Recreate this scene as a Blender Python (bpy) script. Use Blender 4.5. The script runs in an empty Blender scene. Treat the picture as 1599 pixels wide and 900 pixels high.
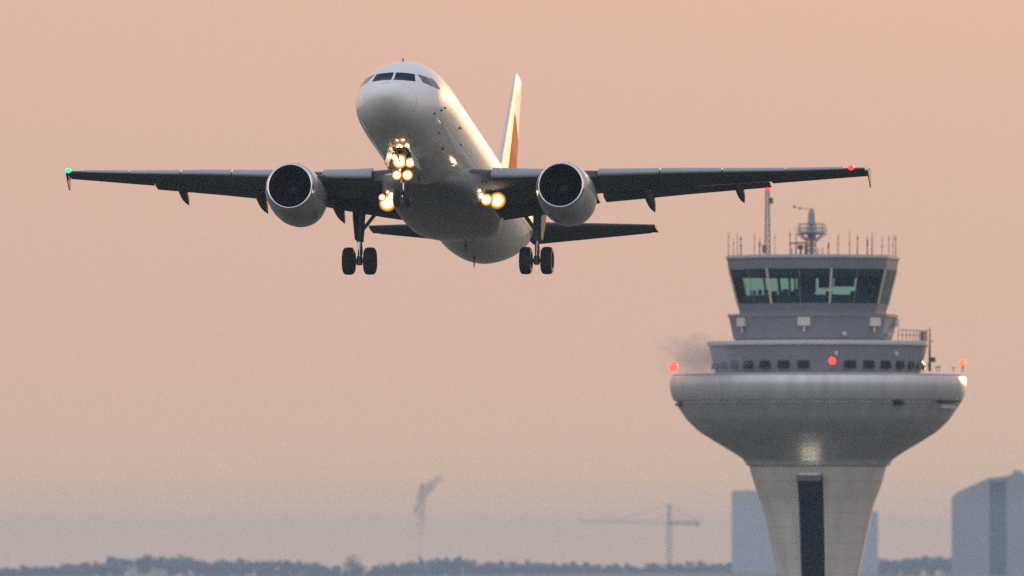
import bpy, bmesh, math, random
from mathutils import Vector, Matrix
R = math.radians
random.seed(11)
scene = bpy.context.scene
COL = scene.collection

# ------------------------------------------------------------------ camera
ZC = 40.0                       # the photographer stands on a 38 m rise
F = 24180.0                     # focal length in pixels of the 1599 px wide photograph
EPS = math.atan((905 - 450) / F)
cam_d = bpy.data.cameras.new('camera')
cam_d.sensor_width = 36.0
cam_d.lens = F * 36.0 / 1599.0
cam_d.clip_start = 1.0
cam_d.clip_end = 60000.0
cam_d.dof.use_dof = True
cam_d.dof.focus_distance = 655.0
cam_d.dof.aperture_fstop = 2.5
cam = bpy.data.objects.new('camera', cam_d)
cam.location = (0, 0, ZC)
cam.rotation_euler = (R(90) + EPS, 0, 0)
COL.objects.link(cam)
scene.camera = cam

# ------------------------------------------------------------------ sky and sun
SUN_AZ, SUN_EL = R(18.0), R(6.0)
world = bpy.data.worlds.new('World')
scene.world = world
world.use_nodes = True
wn, wl = world.node_tree.nodes, world.node_tree.links
wn.clear()
w_out = wn.new('ShaderNodeOutputWorld')
sky = wn.new('ShaderNodeTexSky')
sky.sky_type = 'NISHITA'
sky.sun_disc = False
sky.sun_elevation = SUN_EL
sky.sun_rotation = SUN_AZ
sky.air_density = 1.6
sky.dust_density = 4.0
sky.ozone_density = 2.0
bg1 = wn.new('ShaderNodeBackground')
bg1.inputs['Strength'].default_value = 0.012
wl.new(sky.outputs[0], bg1.inputs['Color'])
# dusk: a pink glow on the sunset half of the sky, a dull lavender on the other half
tc = wn.new('ShaderNodeTexCoord')
sep = wn.new('ShaderNodeSeparateXYZ')
wl.new(tc.outputs['Generated'], sep.inputs[0])


def sky_ramp(stops):
    ramp = wn.new('ShaderNodeValToRGB')
    wl.new(sep.outputs['Z'], ramp.inputs[0])
    cr = ramp.color_ramp
    cr.interpolation = 'B_SPLINE'
    while len(cr.elements) < len(stops):
        cr.elements.new(0.5)
    for e, (p, c) in zip(cr.elements, stops):
        e.position = p
        e.color = (*c, 1)
    return ramp


glow = sky_ramp([(0.0, (0.92, 0.635, 0.40)), (0.010, (0.74, 0.50, 0.37)), (0.022, (0.69, 0.46, 0.375)), (0.038, (0.70, 0.455, 0.375)), (0.06, (0.78, 0.465, 0.375)),
                 (0.16, (0.80, 0.54, 0.45)), (0.35, (0.66, 0.60, 0.64)), (1.0, (0.36, 0.45, 0.66))])
dull = sky_ramp([(0.0, (0.20, 0.20, 0.24)), (0.08, (0.36, 0.34, 0.39)), (0.25, (1.2, 1.14, 1.2)),
                 (0.55, (1.15, 1.18, 1.34)), (1.0, (0.36, 0.45, 0.66))])
dotn = wn.new('ShaderNodeVectorMath')
dotn.operation = 'DOT_PRODUCT'
wl.new(tc.outputs['Generated'], dotn.inputs[0])
dotn.inputs[1].default_value = (math.sin(SUN_AZ), math.cos(SUN_AZ), 0)
mr = wn.new('ShaderNodeMapRange')
mr.interpolation_type = 'SMOOTHSTEP'
mr.inputs['From Min'].default_value = -0.75
mr.inputs['From Max'].default_value = 0.6
wl.new(dotn.outputs['Value'], mr.inputs['Value'])
mixc = wn.new('ShaderNodeMix')
mixc.data_type = 'RGBA'
wl.new(mr.outputs[0], mixc.inputs['Factor'])
wl.new(dull.outputs[0], mixc.inputs[6])
wl.new(glow.outputs[0], mixc.inputs[7])
bg2 = wn.new('ShaderNodeBackground')
bg2.inputs['Strength'].default_value = 1.0
wl.new(mixc.outputs[2], bg2.inputs['Color'])
addsh = wn.new('ShaderNodeAddShader')
wl.new(bg1.outputs[0], addsh.inputs[0])
wl.new(bg2.outputs[0], addsh.inputs[1])
wl.new(addsh.outputs[0], w_out.inputs['Surface'])

sun_d = bpy.data.lights.new('sun', 'SUN')
sun_d.energy = 2.2
sun_d.angle = R(0.6)
sun_d.color = (1.0, 0.66, 0.30)
sun = bpy.data.objects.new('sun', sun_d)
sdir = Vector((math.sin(SUN_AZ) * math.cos(SUN_EL), math.cos(SUN_AZ) * math.cos(SUN_EL), math.sin(SUN_EL)))
sun.rotation_euler = (-sdir).to_track_quat('-Z', 'Y').to_euler()
sun.location = sdir * 500
COL.objects.link(sun)

vs = scene.view_settings
vs.view_transform = 'Standard'
vs.look = 'None'
vs.exposure = 0.0
vs.gamma = 1.0
vs.use_curve_mapping = False
cy = scene.cycles
cy.use_denoising = False        # the sampling noise stands in for the photograph's film grain
cy.max_bounces = 8
cy.transparent_max_bounces = 16
cy.volume_bounces = 1
cy.sample_clamp_indirect = 4.0
cy.caustics_reflective = False
cy.caustics_refractive = False


# ------------------------------------------------------------------ helpers
def P(px, py, d):
    """world point on the photograph's ray (px, py) at ground distance d"""
    u, v = (px - 799.5) / F, (450 - py) / F
    dx, dy, dz = u, math.cos(EPS) - v * math.sin(EPS), math.sin(EPS) + v * math.cos(EPS)
    return Vector((dx / dy * d, d, ZC + dz / dy * d))


def tag(o, label=None, cat=None, group=None, kind=None):
    if label: o['label'] = label
    if cat: o['category'] = cat
    if group: o['group'] = group
    if kind: o['kind'] = kind
    return o


def empty(name, loc, label=None, cat=None, group=None):
    o = bpy.data.objects.new(name, None)
    o.location = loc
    COL.objects.link(o)
    return tag(o, label, cat, group)


def lerp(x, xs, ys):
    if x <= xs[0]: return ys[0]
    for i in range(len(xs) - 1):
        if x <= xs[i + 1]:
            t = (x - xs[i]) / (xs[i + 1] - xs[i])
            return ys[i] + (ys[i + 1] - ys[i]) * t
    return ys[-1]


def smooth_interp(xs, ys):
    """monotone cubic interpolation"""
    n = len(xs)
    d = [(ys[i + 1] - ys[i]) / (xs[i + 1] - xs[i]) for i in range(n - 1)]
    m = [d[0]] + [0 if d[i - 1] * d[i] <= 0 else 2 * d[i - 1] * d[i] / (d[i - 1] + d[i]) for i in range(1, n - 1)] + [d[-1]]

    def f(x):
        if x <= xs[0]: return ys[0]
        if x >= xs[-1]: return ys[-1]
        i = 0
        while x > xs[i + 1]: i += 1
        h = xs[i + 1] - xs[i]
        t = (x - xs[i]) / h
        return ((2 * t ** 3 - 3 * t ** 2 + 1) * ys[i] + (t ** 3 - 2 * t ** 2 + t) * h * m[i]
                + (-2 * t ** 3 + 3 * t ** 2) * ys[i + 1] + (t ** 3 - t ** 2) * h * m[i + 1])
    return f


class MB:
    def __init__(s): s.v, s.f = [], []

    def add(s, vs, fs):
        o = len(s.v)
        s.v += [tuple(v) for v in vs]
        s.f += [tuple(i + o for i in f) for f in fs]
        return s

    def box(s, c, size, rot=None):
        hx, hy, hz = size[0] / 2, size[1] / 2, size[2] / 2
        c = Vector(c)
        vs = []
        for x, y, z in ((-1, -1, -1), (1, -1, -1), (1, 1, -1), (-1, 1, -1), (-1, -1, 1), (1, -1, 1), (1, 1, 1), (-1, 1, 1)):
            p = Vector((x * hx, y * hy, z * hz))
            if rot is not None: p = rot @ p
            vs.append(c + p)
        return s.add(vs, [(0, 3, 2, 1), (4, 5, 6, 7), (0, 1, 5, 4), (1, 2, 6, 5), (2, 3, 7, 6), (3, 0, 4, 7)])

    def tube(s, pts, rads, n=10, cap=True):
        """a round bar through pts"""
        pts = [Vector(p) for p in pts]
        if not isinstance(rads, (list, tuple)): rads = [rads] * len(pts)
        rings = []
        up = None
        for i, p in enumerate(pts):
            a = pts[max(i - 1, 0)]; b = pts[min(i + 1, len(pts) - 1)]
            t = (b - a).normalized()
            if up is None:
                up = Vector((0, 0, 1)) if abs(t.z) < 0.9 else Vector((1, 0, 0))
            x = t.cross(up).normalized(); y = x.cross(t).normalized(); up = y
            rings.append([p + (x * math.cos(q) + y * math.sin(q)) * rads[i] for q in [2 * math.pi * k / n for k in range(n)]])
        return s.loft(rings, cap)

    def loft(s, rings, cap=True, closed=True):
        n = len(rings[0])
        vs = [p for r in rings for p in r]
        fs = []
        m = n if closed else n - 1
        for i in range(len(rings) - 1):
            for k in range(m):
                k2 = (k + 1) % n
                fs.append((i * n + k, i * n + k2, (i + 1) * n + k2, (i + 1) * n + k))
        if cap and closed:
            fs.append(tuple(range(n - 1, -1, -1)))
            fs.append(tuple((len(rings) - 1) * n + k for k in range(n)))
        return s.add(vs, fs)

    def lathe(s, prof, c=(0, 0, 0), n=64, axis='z', a0=0.0, a1=2 * math.pi):
        """prof: list of (r, h) about an axis through c"""
        full = abs(a1 - a0 - 2 * math.pi) < 1e-6
        m = n if full else n + 1
        rings = []
        for r, h in prof:
            ring = []
            for k in range(m):
                q = a0 + (a1 - a0) * k / n
                if axis == 'z': ring.append((c[0] + r * math.cos(q), c[1] + r * math.sin(q), c[2] + h))
                elif axis == 'x': ring.append((c[0] + h, c[1] + r * math.cos(q), c[2] + r * math.sin(q)))
                else: ring.append((c[0] + r * math.cos(q), c[1] + h, c[2] + r * math.sin(q)))
            rings.append(ring)
        return s.loft(rings, cap=False, closed=full)

    def sphere(s, c, r, nu=14, nv=9, sc=(1, 1, 1)):
        rings = []
        for i in range(nv + 1):
            t = math.pi * i / nv
            rr = max(math.sin(t), 1e-3)
            rings.append([(c[0] + r * sc[0] * rr * math.cos(2 * math.pi * k / nu), c[1] + r * sc[1] * rr * math.sin(2 * math.pi * k / nu),
                           c[2] + r * sc[2] * math.cos(t)) for k in range(nu)])
        return s.loft(rings, cap=True)

    def build(s, name, m, parent=None, smooth=True, sharp=35, recalc=True):
        me = bpy.data.meshes.new(name)
        me.from_pydata([tuple(v) for v in s.v], [], s.f)
        if recalc:
            bm = bmesh.new(); bm.from_mesh(me)
            bmesh.ops.recalc_face_normals(bm, faces=bm.faces)
            bm.to_mesh(me); bm.free()
        me.update()
        if smooth:
            me.polygons.foreach_set('use_smooth', [True] * len(me.polygons))
            me.set_sharp_from_angle(angle=R(sharp))
        me.materials.append(m)
        o = bpy.data.objects.new(name, me)
        COL.objects.link(o)
        if parent is not None: o.parent = parent
        return o


def mat(name, col, rough=0.5, metal=0.0, coat=0.0, var=0.0, scale=3.0, bump=0.0, spec=0.5, col2=None, stretch=None, coat_rough=0.05):
    m = bpy.data.materials.new(name)
    m.use_nodes = True
    nt = m.node_tree
    b = nt.nodes['Principled BSDF']
    b.inputs['Base Color'].default_value = (*col, 1)
    b.inputs['Roughness'].default_value = rough
    b.inputs['Metallic'].default_value = metal
    b.inputs['Coat Weight'].default_value = coat
    b.inputs['Coat Roughness'].default_value = coat_rough
    b.inputs['Specular IOR Level'].default_value = spec
    if var > 0 or bump > 0 or col2:
        t = nt.nodes.new('ShaderNodeTexCoord')
        mp = nt.nodes.new('ShaderNodeMapping')
        if stretch: mp.inputs['Scale'].default_value = stretch
        nt.links.new(t.outputs['Object'], mp.inputs[0])
        nz = nt.nodes.new('ShaderNodeTexNoise')
        nz.inputs['Scale'].default_value = scale
        nz.inputs['Detail'].default_value = 6
        nz.inputs['Roughness'].default_value = 0.6
        nt.links.new(mp.outputs[0], nz.inputs['Vector'])
        rp = nt.nodes.new('ShaderNodeValToRGB')
        rp.color_ramp.elements[0].position = 0.3
        rp.color_ramp.elements[1].position = 0.7
        lo = col2 if col2 else tuple(c * (1 - var) for c in col)
        hi = col if col2 else tuple(min(1, c * (1 + var)) for c in col)
        rp.color_ramp.elements[0].color = (*lo, 1)
        rp.color_ramp.elements[1].color = (*hi, 1)
        nt.links.new(nz.outputs['Fac'], rp.inputs[0])
        nt.links.new(rp.outputs[0], b.inputs['Base Color'])
        if bump > 0:
            bp = nt.nodes.new('ShaderNodeBump')
            bp.inputs['Strength'].default_value = bump
            bp.inputs['Distance'].default_value = 0.05
            nt.links.new(nz.outputs['Fac'], bp.inputs['Height'])
            nt.links.new(bp.outputs[0], b.inputs['Normal'])
    return m


def emit(name, col, strength):
    m = bpy.data.materials.new(name)
    m.use_nodes = True
    b = m.node_tree.nodes['Principled BSDF']
    b.inputs['Base Color'].default_value = (*col, 1)
    b.inputs['Emission Color'].default_value = (*col, 1)
    b.inputs['Emission Strength'].default_value = strength
    return m


def tinted_glass(name, tint, rough=0.02, extra=0.0):
    m = bpy.data.materials.new(name)
    m.use_nodes = True
    nt = m.node_tree
    nt.nodes.clear()
    out = nt.nodes.new('ShaderNodeOutputMaterial')
    tr = nt.nodes.new('ShaderNodeBsdfTransparent')
    tr.inputs[0].default_value = (*tint, 1)
    gl = nt.nodes.new('ShaderNodeBsdfGlossy')
    gl.inputs['Roughness'].default_value = rough
    fr = nt.nodes.new('ShaderNodeFresnel')
    fr.inputs['IOR'].default_value = 1.5
    mx = nt.nodes.new('ShaderNodeMixShader')
    nt.links.new(fr.outputs[0], mx.inputs[0])
    nt.links.new(tr.outputs[0], mx.inputs[1])
    nt.links.new(gl.outputs[0], mx.inputs[2])
    nt.links.new(mx.outputs[0], out.inputs['Surface'])
    return m


def volume(name, col, dens, aniso=0.0):
    m = bpy.data.materials.new(name)
    m.use_nodes = True
    nt = m.node_tree
    nt.nodes.clear()
    out = nt.nodes.new('ShaderNodeOutputMaterial')
    pv = nt.nodes.new('ShaderNodeVolumePrincipled')
    pv.inputs['Color'].default_value = (*col, 1)
    pv.inputs['Density'].default_value = dens
    pv.inputs['Anisotropy'].default_value = aniso
    nt.links.new(pv.outputs[0], out.inputs['Volume'])
    return m


def lamp_halo_lens(name, strength):
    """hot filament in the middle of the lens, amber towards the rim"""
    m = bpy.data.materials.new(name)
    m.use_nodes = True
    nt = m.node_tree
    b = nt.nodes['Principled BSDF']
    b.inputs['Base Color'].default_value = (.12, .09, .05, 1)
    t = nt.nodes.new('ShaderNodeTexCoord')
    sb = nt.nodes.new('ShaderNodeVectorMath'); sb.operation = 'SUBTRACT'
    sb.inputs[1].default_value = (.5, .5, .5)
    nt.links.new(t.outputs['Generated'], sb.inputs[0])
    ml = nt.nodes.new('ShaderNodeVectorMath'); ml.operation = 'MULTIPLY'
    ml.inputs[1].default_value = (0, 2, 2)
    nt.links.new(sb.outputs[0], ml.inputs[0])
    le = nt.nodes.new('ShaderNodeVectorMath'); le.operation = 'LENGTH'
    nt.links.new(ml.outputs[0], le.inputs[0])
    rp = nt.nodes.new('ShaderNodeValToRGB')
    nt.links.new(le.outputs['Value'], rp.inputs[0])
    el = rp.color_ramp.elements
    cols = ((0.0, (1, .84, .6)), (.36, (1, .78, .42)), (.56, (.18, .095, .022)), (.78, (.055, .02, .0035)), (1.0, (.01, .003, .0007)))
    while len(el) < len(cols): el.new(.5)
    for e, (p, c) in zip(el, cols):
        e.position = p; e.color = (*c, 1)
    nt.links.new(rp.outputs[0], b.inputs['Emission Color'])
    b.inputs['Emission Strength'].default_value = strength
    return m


M = dict(
    paint=mat('white_aircraft_paint', (0.80, 0.80, 0.80), 0.5, spec=0.15, coat=0.9, var=0.06, scale=1.3, stretch=(0.25, 1, 1), coat_rough=0.035),
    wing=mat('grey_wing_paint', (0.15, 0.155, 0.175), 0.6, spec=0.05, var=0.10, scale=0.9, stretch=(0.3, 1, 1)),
    slat=mat('bare_slat_metal', (0.33, 0.34, 0.38), 0.45, var=0.06, scale=1.2),
    fairing=mat('grey_fairing_paint', (0.14, 0.14, 0.15), 0.7, spec=0.03, var=0.12, scale=1.4),
    joint=mat('skin_joint_sealant', (0.42, 0.42, 0.42), 0.6),
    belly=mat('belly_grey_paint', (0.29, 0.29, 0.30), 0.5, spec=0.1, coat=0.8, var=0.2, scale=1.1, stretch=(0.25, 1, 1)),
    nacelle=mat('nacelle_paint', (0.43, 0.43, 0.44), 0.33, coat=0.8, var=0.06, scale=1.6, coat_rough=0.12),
    lip=mat('polished_inlet_lip', (0.86, 0.86, 0.88), 0.15, metal=1.0),
    hotmetal=mat('nozzle_metal', (0.22, 0.20, 0.19), 0.45, metal=0.9, var=0.2),
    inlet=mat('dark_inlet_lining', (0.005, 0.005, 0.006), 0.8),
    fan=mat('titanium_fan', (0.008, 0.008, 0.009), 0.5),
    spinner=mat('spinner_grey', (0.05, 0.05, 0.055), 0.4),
    tyre=mat('tyre_rubber', (0.018, 0.018, 0.019), 0.8, var=0.2, scale=8),
    rim=mat('wheel_rim', (0.12, 0.12, 0.12), 0.5, metal=0.2),
    strut=mat('gear_steel', (0.13, 0.13, 0.135), 0.5, metal=0.2, var=0.15, scale=5),
    chrome=mat('oleo_chrome', (0.75, 0.75, 0.77), 0.12, metal=1.0),
    bay=mat('bay_interior', (0.45, 0.42, 0.33), 0.6, var=0.25, scale=4),
    dark=mat('dark_opening', (0.02, 0.02, 0.022), 0.6),
    glass=mat('cockpit_glass', (0.006, 0.012, 0.03), 0.1, spec=0.06),
    sideglass=mat('side_pane_glass', (0.05, 0.06, 0.07), 0.1, spec=0.5),
    cabin=mat('cabin_window_glass', (0.10, 0.11, 0.12), 0.15),
    red=mat('tail_red_paint', (0.85, 0.13, 0.03), 0.8, spec=0.02, var=0.05),
    orange=mat('tail_orange_paint', (0.9, 0.26, 0.05), 0.8, spec=0.02),
    yellow=mat('tail_yellow_paint', (0.82, 0.55, 0.10), 0.32, coat=0.45, coat_rough=0.12),
    lamp=lamp_halo_lens('landing_lamp_halo_lens', 18.0),  # halo painted as emission grading across the lens
    halo_ring=emit('lamp_halo_ring', (1.0, 0.46, 0.08), 1.5),  # painted amber halo for a ring round the lamp, unused
    halo_ring_dim=emit('lamp_halo_ring_edge', (1.0, 0.36, 0.05), 0.45),  # dimmer outer part of the painted halo, unused
    lamp_small=emit('small_lamp_lens', (1.0, 0.74, 0.36), 25.0),
    red_lamp=emit('red_lamp_lens', (1.0, 0.035, 0.018), 3.2),
    faint_red_lamp=emit('faint_red_lamp_lens', (1.0, 0.07, 0.05), 3.0),
    amber_lamp=emit('amber_lamp_lens', (1.0, 0.13, 0.03), 2.4),
    green_lamp=emit('green_lamp_lens', (0.03, 1.0, 0.25), 2.2),
    concrete=mat('tower_concrete', (0.62, 0.58, 0.535), 0.7, var=0.16, scale=0.6, stretch=(1, 1, 0.12)),
    clad=mat('bowl_metal_cladding', (0.62, 0.63, 0.64), 0.42, metal=0.5, var=0.14, scale=0.9, stretch=(1, 1, 0.16)),
    drum=mat('deck_drum_render', (0.25, 0.257, 0.28), 0.7, spec=0.05, var=0.1, scale=0.6),
    panel=mat('tower_metal_panel', (0.22, 0.23, 0.26), 0.7, spec=0.02, var=0.08, scale=0.6),
    pale=mat('tower_pale_trim', (0.58, 0.58, 0.57), 0.7, spec=0.1, var=0.06),
    cab_in=mat('cab_interior', (0.07, 0.17, 0.26), 0.8),
    stripglass=mat('stair_strip_glass', (0.004, 0.008, 0.02), 0.6, spec=0.08),
    winglass=mat('deck_window_glass', (0.004, 0.007, 0.014), 0.3, spec=0.1),
    cabglass=tinted_glass('cab_glass', (0.46, 0.76, 0.78)),
    antenna=mat('antenna_grey', (0.14, 0.10, 0.085), 0.6),
    radome=mat('radome_grey', (0.34, 0.36, 0.38), 0.6, spec=0.1),
    ground=mat('dry_grass_ground', (0.055, 0.055, 0.04), 0.95, col2=(0.04, 0.045, 0.03), scale=0.01),
    leaf=mat('foliage', (0.06, 0.085, 0.04), 0.8, col2=(0.035, 0.055, 0.03), scale=0.5),
    bark=mat('bark', (0.06, 0.045, 0.035), 0.9),
    bldg=mat('building_render', (0.36, 0.36, 0.37), 0.8, var=0.06, scale=0.2),
    bldg_pale=mat('building_pale_panel', (0.52, 0.52, 0.52), 0.8, var=0.05, scale=0.2),
    bldg_glass=mat('building_glazing', (0.03, 0.04, 0.05), 0.25),
    roof=mat('pale_roof', (0.6, 0.58, 0.54), 0.7),
    crane=mat('crane_steel', (0.22, 0.17, 0.08), 0.6),
    brick=mat('chimney_brick', (0.20, 0.15, 0.13), 0.9, var=0.15),
)

# ------------------------------------------------------------------ ground
def terrain(x, y):
    r = math.hypot(x, y)
    z = 38.3 * math.exp(-(r / 90.0) ** 2)                     # the spotters' mound under the camera
    t = min(max((y - 2900) / 1300.0, 0), 1)
    t = t * t * (3 - 2 * t)
    z += t * (31.0 + 2.0 * math.sin(x * 0.004 + 1.0) + 1.2 * math.sin(x * 0.013))
    z += 11.0 * min(max((y - 5000) / 6200.0, 0), 1)
    return z


xs = sorted(set([-12300, -5500, -4200, -3200, -2400, -1700, -1200, -800, -550] + list(range(-400, 401, 25)) + [550, 800, 1200, 1700, 2400, 3200, 4200, 5500, 12300]))
ys = sorted(set([-12300, -5000, -3500, -2200, -1400, -800, -450] + list(range(-300, 301, 25)) + [400, 600, 800, 1000, 1300, 1600, 2000, 2400, 2700] + list(range(2900, 4800, 120)) + [5200, 5800, 6400, 7000, 8500, 10000, 11000, 11600, 12300]))
g = MB()
g.add([(x, y, terrain(x, y)) for y in ys for x in xs],
      [(j * len(xs) + i, j * len(xs) + i + 1, (j + 1) * len(xs) + i + 1, (j + 1) * len(xs) + i) for j in range(len(ys) - 1) for i in range(len(xs) - 1)])
tag(g.build('ground', M['ground'], recalc=False), kind='structure')

# =================================================================== AIRPLANE
TH, PSI = R(11.25), R(8.57)
fwd = Vector((-math.sin(PSI) * math.cos(TH), -math.cos(PSI) * math.cos(TH), math.sin(TH)))
port = Vector((math.cos(PSI), -math.sin(PSI), 0))
upv = fwd.cross(port)
ROT = Matrix((fwd, port, upv)).transposed()


def V(a, y, z):
    """a = metres aft of the nose, y = to port, z = above the fuselage axis"""
    return Vector((16.0 - a, y, z + 4.4))


plane = empty('airplane', (0, 0, 0), 'white twin-engine jet airliner climbing with landing gear down and lights on', 'airplane')
plane.rotation_mode = 'XYZ'
plane.rotation_euler = ROT.to_euler('XYZ')
plane.location = P(663.5, 290, 650) - ROT @ V(10.9, 0, -2.05)

# ---- fuselage
SA = [0.0, 0.04, 0.12, 0.3, 0.7, 1.2, 1.7, 2.35, 3.0, 3.8, 4.8, 6.0, 7.2, 24.5, 27, 29, 31, 33, 35, 36.5, 37.4, 37.57]
SW = [0.02, 0.18, 0.33, 0.56, 0.90, 1.20, 1.42, 1.62, 1.76, 1.86, 1.93, 1.97, 1.975, 1.975, 1.95, 1.83, 1.60, 1.27, 0.85, 0.45, 0.22, 0.16]
ST = [-0.58, -0.42, -0.32, -0.19, -0.02, 0.18, 0.44, 0.93, 1.30, 1.64, 1.89, 2.02, 2.07, 2.07, 2.07, 2.07, 2.03, 1.95, 1.78, 1.55, 1.38, 1.32]
SB = [-0.62, -0.78, -0.90, -1.10, -1.37, -1.60, -1.76, -1.90, -1.98, -2.03, -2.06, -2.07, -2.07, -2.07, -1.85, -1.40, -0.80, -0.10, 0.55, 0.95, 1.08, 1.12]
fw, ft, fb = smooth_interp(SA, SW), smooth_interp(SA, ST), smooth_interp(SA, SB)


def fus_pt(a, q, off=0.0):
    w, t, b = fw(a) + off, ft(a) + off, fb(a) - off
    c = (t + b) / 2 if a > 7 else (t + b) / 2 - 0.0
    h = (t - b) / 2
    return V(a, w * math.sin(q), c + h * math.cos(q))


def fus_side(a, z, side, off=0.0):
    """point on the skin at height z on one side"""
    w, t, b = fw(a), ft(a), fb(a)
    c, h = (t + b) / 2, (t - b) / 2
    k = max(-0.999, min(0.999, (z - c) / h))
    q = math.acos(k)
    return fus_pt(a, side * q, off)


def fus_front(y, z, off=0.0):
    """point on the nose skin seen from ahead at (y, z)"""
    lo, hi = 0.0, 12.0
    for _ in range(40):
        m = (lo + hi) / 2
        w, t, b = fw(m), ft(m), fb(m)
        c, h = (t + b) / 2, (t - b) / 2
        if (y / w) ** 2 + ((z - c) / h) ** 2 > 1: lo = m
        else: hi = m
    p = V(hi, y, z)
    n = Vector((0.75, y * 0.4, 0.55)).normalized()
    return p + n * off


def patch(fn, c, nu=6, nv=5, rnd=0.0):
    """bilinear patch over four corners (u, v) mapped to the skin by fn"""
    vs, fs = [], []
    for j in range(nv + 1):
        for i in range(nu + 1):
            s, t = i / nu, j / nv
            u = (1 - t) * ((1 - s) * c[0][0] + s * c[1][0]) + t * ((1 - s) * c[3][0] + s * c[2][0])
            v = (1 - t) * ((1 - s) * c[0][1] + s * c[1][1]) + t * ((1 - s) * c[3][1] + s * c[2][1])
            vs.append(fn(u, v))
    for j in range(nv):
        for i in range(nu):
            k = j * (nu + 1) + i
            fs.append((k, k + 1, k + nu + 2, k + nu + 1))
    return vs, fs


NQ = 72
sta = [0.0, .02, .05, .1, .18, .3, .45, .6, .8, 1.0, 1.2, 1.45, 1.7, 1.95, 2.2, 2.45, 2.7, 3, 3.4, 3.8, 4.3, 4.8, 5.4, 6, 6.6, 7.2] + [7.2 + k * 1.15 for k in range(1, 16)] + [25, 25.6, 26.3, 27, 27.7, 28.4, 29.1, 29.8, 30.5, 31.2, 32, 32.8, 33.6, 34.4, 35.2, 36, 36.6, 37.1, 37.4, 37.57]
# open nose-gear bay: leave out the skin faces there
fus = MB()
fus.add([fus_pt(a, 2 * math.pi * k / NQ) for a in sta for k in range(NQ)], [])
for i in range(len(sta) - 1):
    for k in range(NQ):
        am, qm = (sta[i] + sta[i + 1]) / 2, (k + 0.5) / NQ * 360
        if 3.8 < am < 6.0 and abs(qm - 180) < 12.5: continue
        fus.f.append((i * NQ + k, (i + 1) * NQ + k, (i + 1) * NQ + (k + 1) % NQ, i * NQ + (k + 1) % NQ))
fus.f.append(tuple(range(NQ)))
fus.f.append(tuple((len(sta) - 1) * NQ + k for k in range(NQ - 1, -1, -1)))
fuselage = fus.build('fuselage', M['paint'], plane)

# cockpit panes
for sgn in (1, -1):
    for nm, c in (('windscreen_pane', [(0.05, 0.31), (0.91, 0.34), (0.80, 0.76), (0.05, 0.79)]),):
        vs_, fs_ = patch(lambda u, v: fus_front(sgn * u, v, 0.008), c, 10, 6)
        MB().add(vs_, fs_).build(nm, M['glass'], fuselage, recalc=False)
        cf = [(c[0][0] - .03, c[0][1] - .05), (c[1][0] + .05, c[1][1] - .05), (c[2][0] + .05, c[2][1] + .05), (c[3][0] - .03, c[3][1] + .05)]
    for c in ([(2.18, 0.36), (2.78, 0.30), (2.86, 0.74), (2.46, 0.77)], [(2.86, 0.30), (3.46, 0.36), (3.24, 0.74), (2.93, 0.74)]):
        vs_, fs_ = patch(lambda u, v: fus_side(u, v, sgn, 0.008), c, 6, 5)
        MB().add(vs_, fs_).build('cockpit_side_pane', M['sideglass'], fuselage, recalc=False)

# cabin windows, doors, probes
for sgn in (1, -1):
    for k in range(33):
        a = 7.0 + k * 0.72
        if 14.2 < a < 15.6: continue
        vs_, fs_ = [], []
        n = 10
        for j in range(n):
            q = 2 * math.pi * j / n
            vs_.append(fus_side(a + 0.115 * math.cos(q), 0.62 + 0.165 * math.sin(q), sgn, 0.004))
        MB().add(vs_, [tuple(range(n))]).build('cabin_window', M['cabin'], fuselage, smooth=False, recalc=False)
    for a in (5.1, 27.6):
        rim = MB()
        a0, a1, z0, z1, e = a, a + 0.85, -0.42, 1.45, 0.035
        for c in ([(a0, z0), (a1, z0), (a1, z0 + e), (a0, z0 + e)], [(a0, z1 - e), (a1, z1 - e), (a1, z1), (a0, z1)],
                  [(a0, z0), (a0 + e, z0), (a0 + e, z1), (a0, z1)], [(a1 - e, z0), (a1, z0), (a1, z1), (a1 - e, z1)]):
            vs_, fs_ = patch(lambda u, v: fus_side(u, v, sgn, 0.003), c, 3, 6)
            rim.add(vs_, fs_)
        d = rim.build('cabin_door', M['joint'], fuselage, recalc=False)
        vs_, fs_ = patch(lambda u, v: fus_side(u, v, sgn, 0.005), [(a + .22, .28), (a + .62, .28), (a + .62, .36), (a + .22, .36)], 2, 2)
for (a, z, l, s) in ((3.3, -0.55, .14, 1), (3.75, -0.35, .12, 1), (2.6, -0.85, .12, 1), (4.4, -1.25, .12, 1), (7.4, -0.35, .3, 1), (8.6, -0.8, .2, 1), (6.4, -1.45, .24, 1)):
    p0, p1 = fus_side(a, z, s, 0.0), fus_side(a + l, z, s, 0.03)
    MB().tube([p0, (p0 + p1) / 2 + (fus_side(a, z, s, 0.045) - p0) * .6, p1], [0.03, 0.035, 0.02], 8).build('probe', M['dark'], fuselage)
for (a, h, up) in ((9.5, .34, 1), (24.6, .42, -1), (22.2, .30, -1), (9.0, .26, -1), (3.9, .2, 1)):
    z = ft(a) if up > 0 else fb(a)
    r = [[V(a, -.02, z - up * .03), V(a + .1, .03, z - up * .03), V(a + .5, 0, z - up * .03), V(a + .1, -.03, z - up * .03)],
         [V(a + .22, -.01, z + up * h), V(a + .26, .015, z + up * h), V(a + .42, 0, z + up * h), V(a + .26, -.015, z + up * h)]]
    MB().loft(r).build('blade_antenna', M['fairing'], fuselage)

for a in (1.05, 4.05, 6.55, 9.4, 11.0, 23.2, 26.0, 28.9):
    MB().loft([[fus_pt(a + e_, 2 * math.pi * (k + 1e-3) / 72, .003) for k in range(72)] for e_ in (0, .016)], cap=False).build('skin_joint', M['joint'], fuselage, recalc=False)
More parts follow.
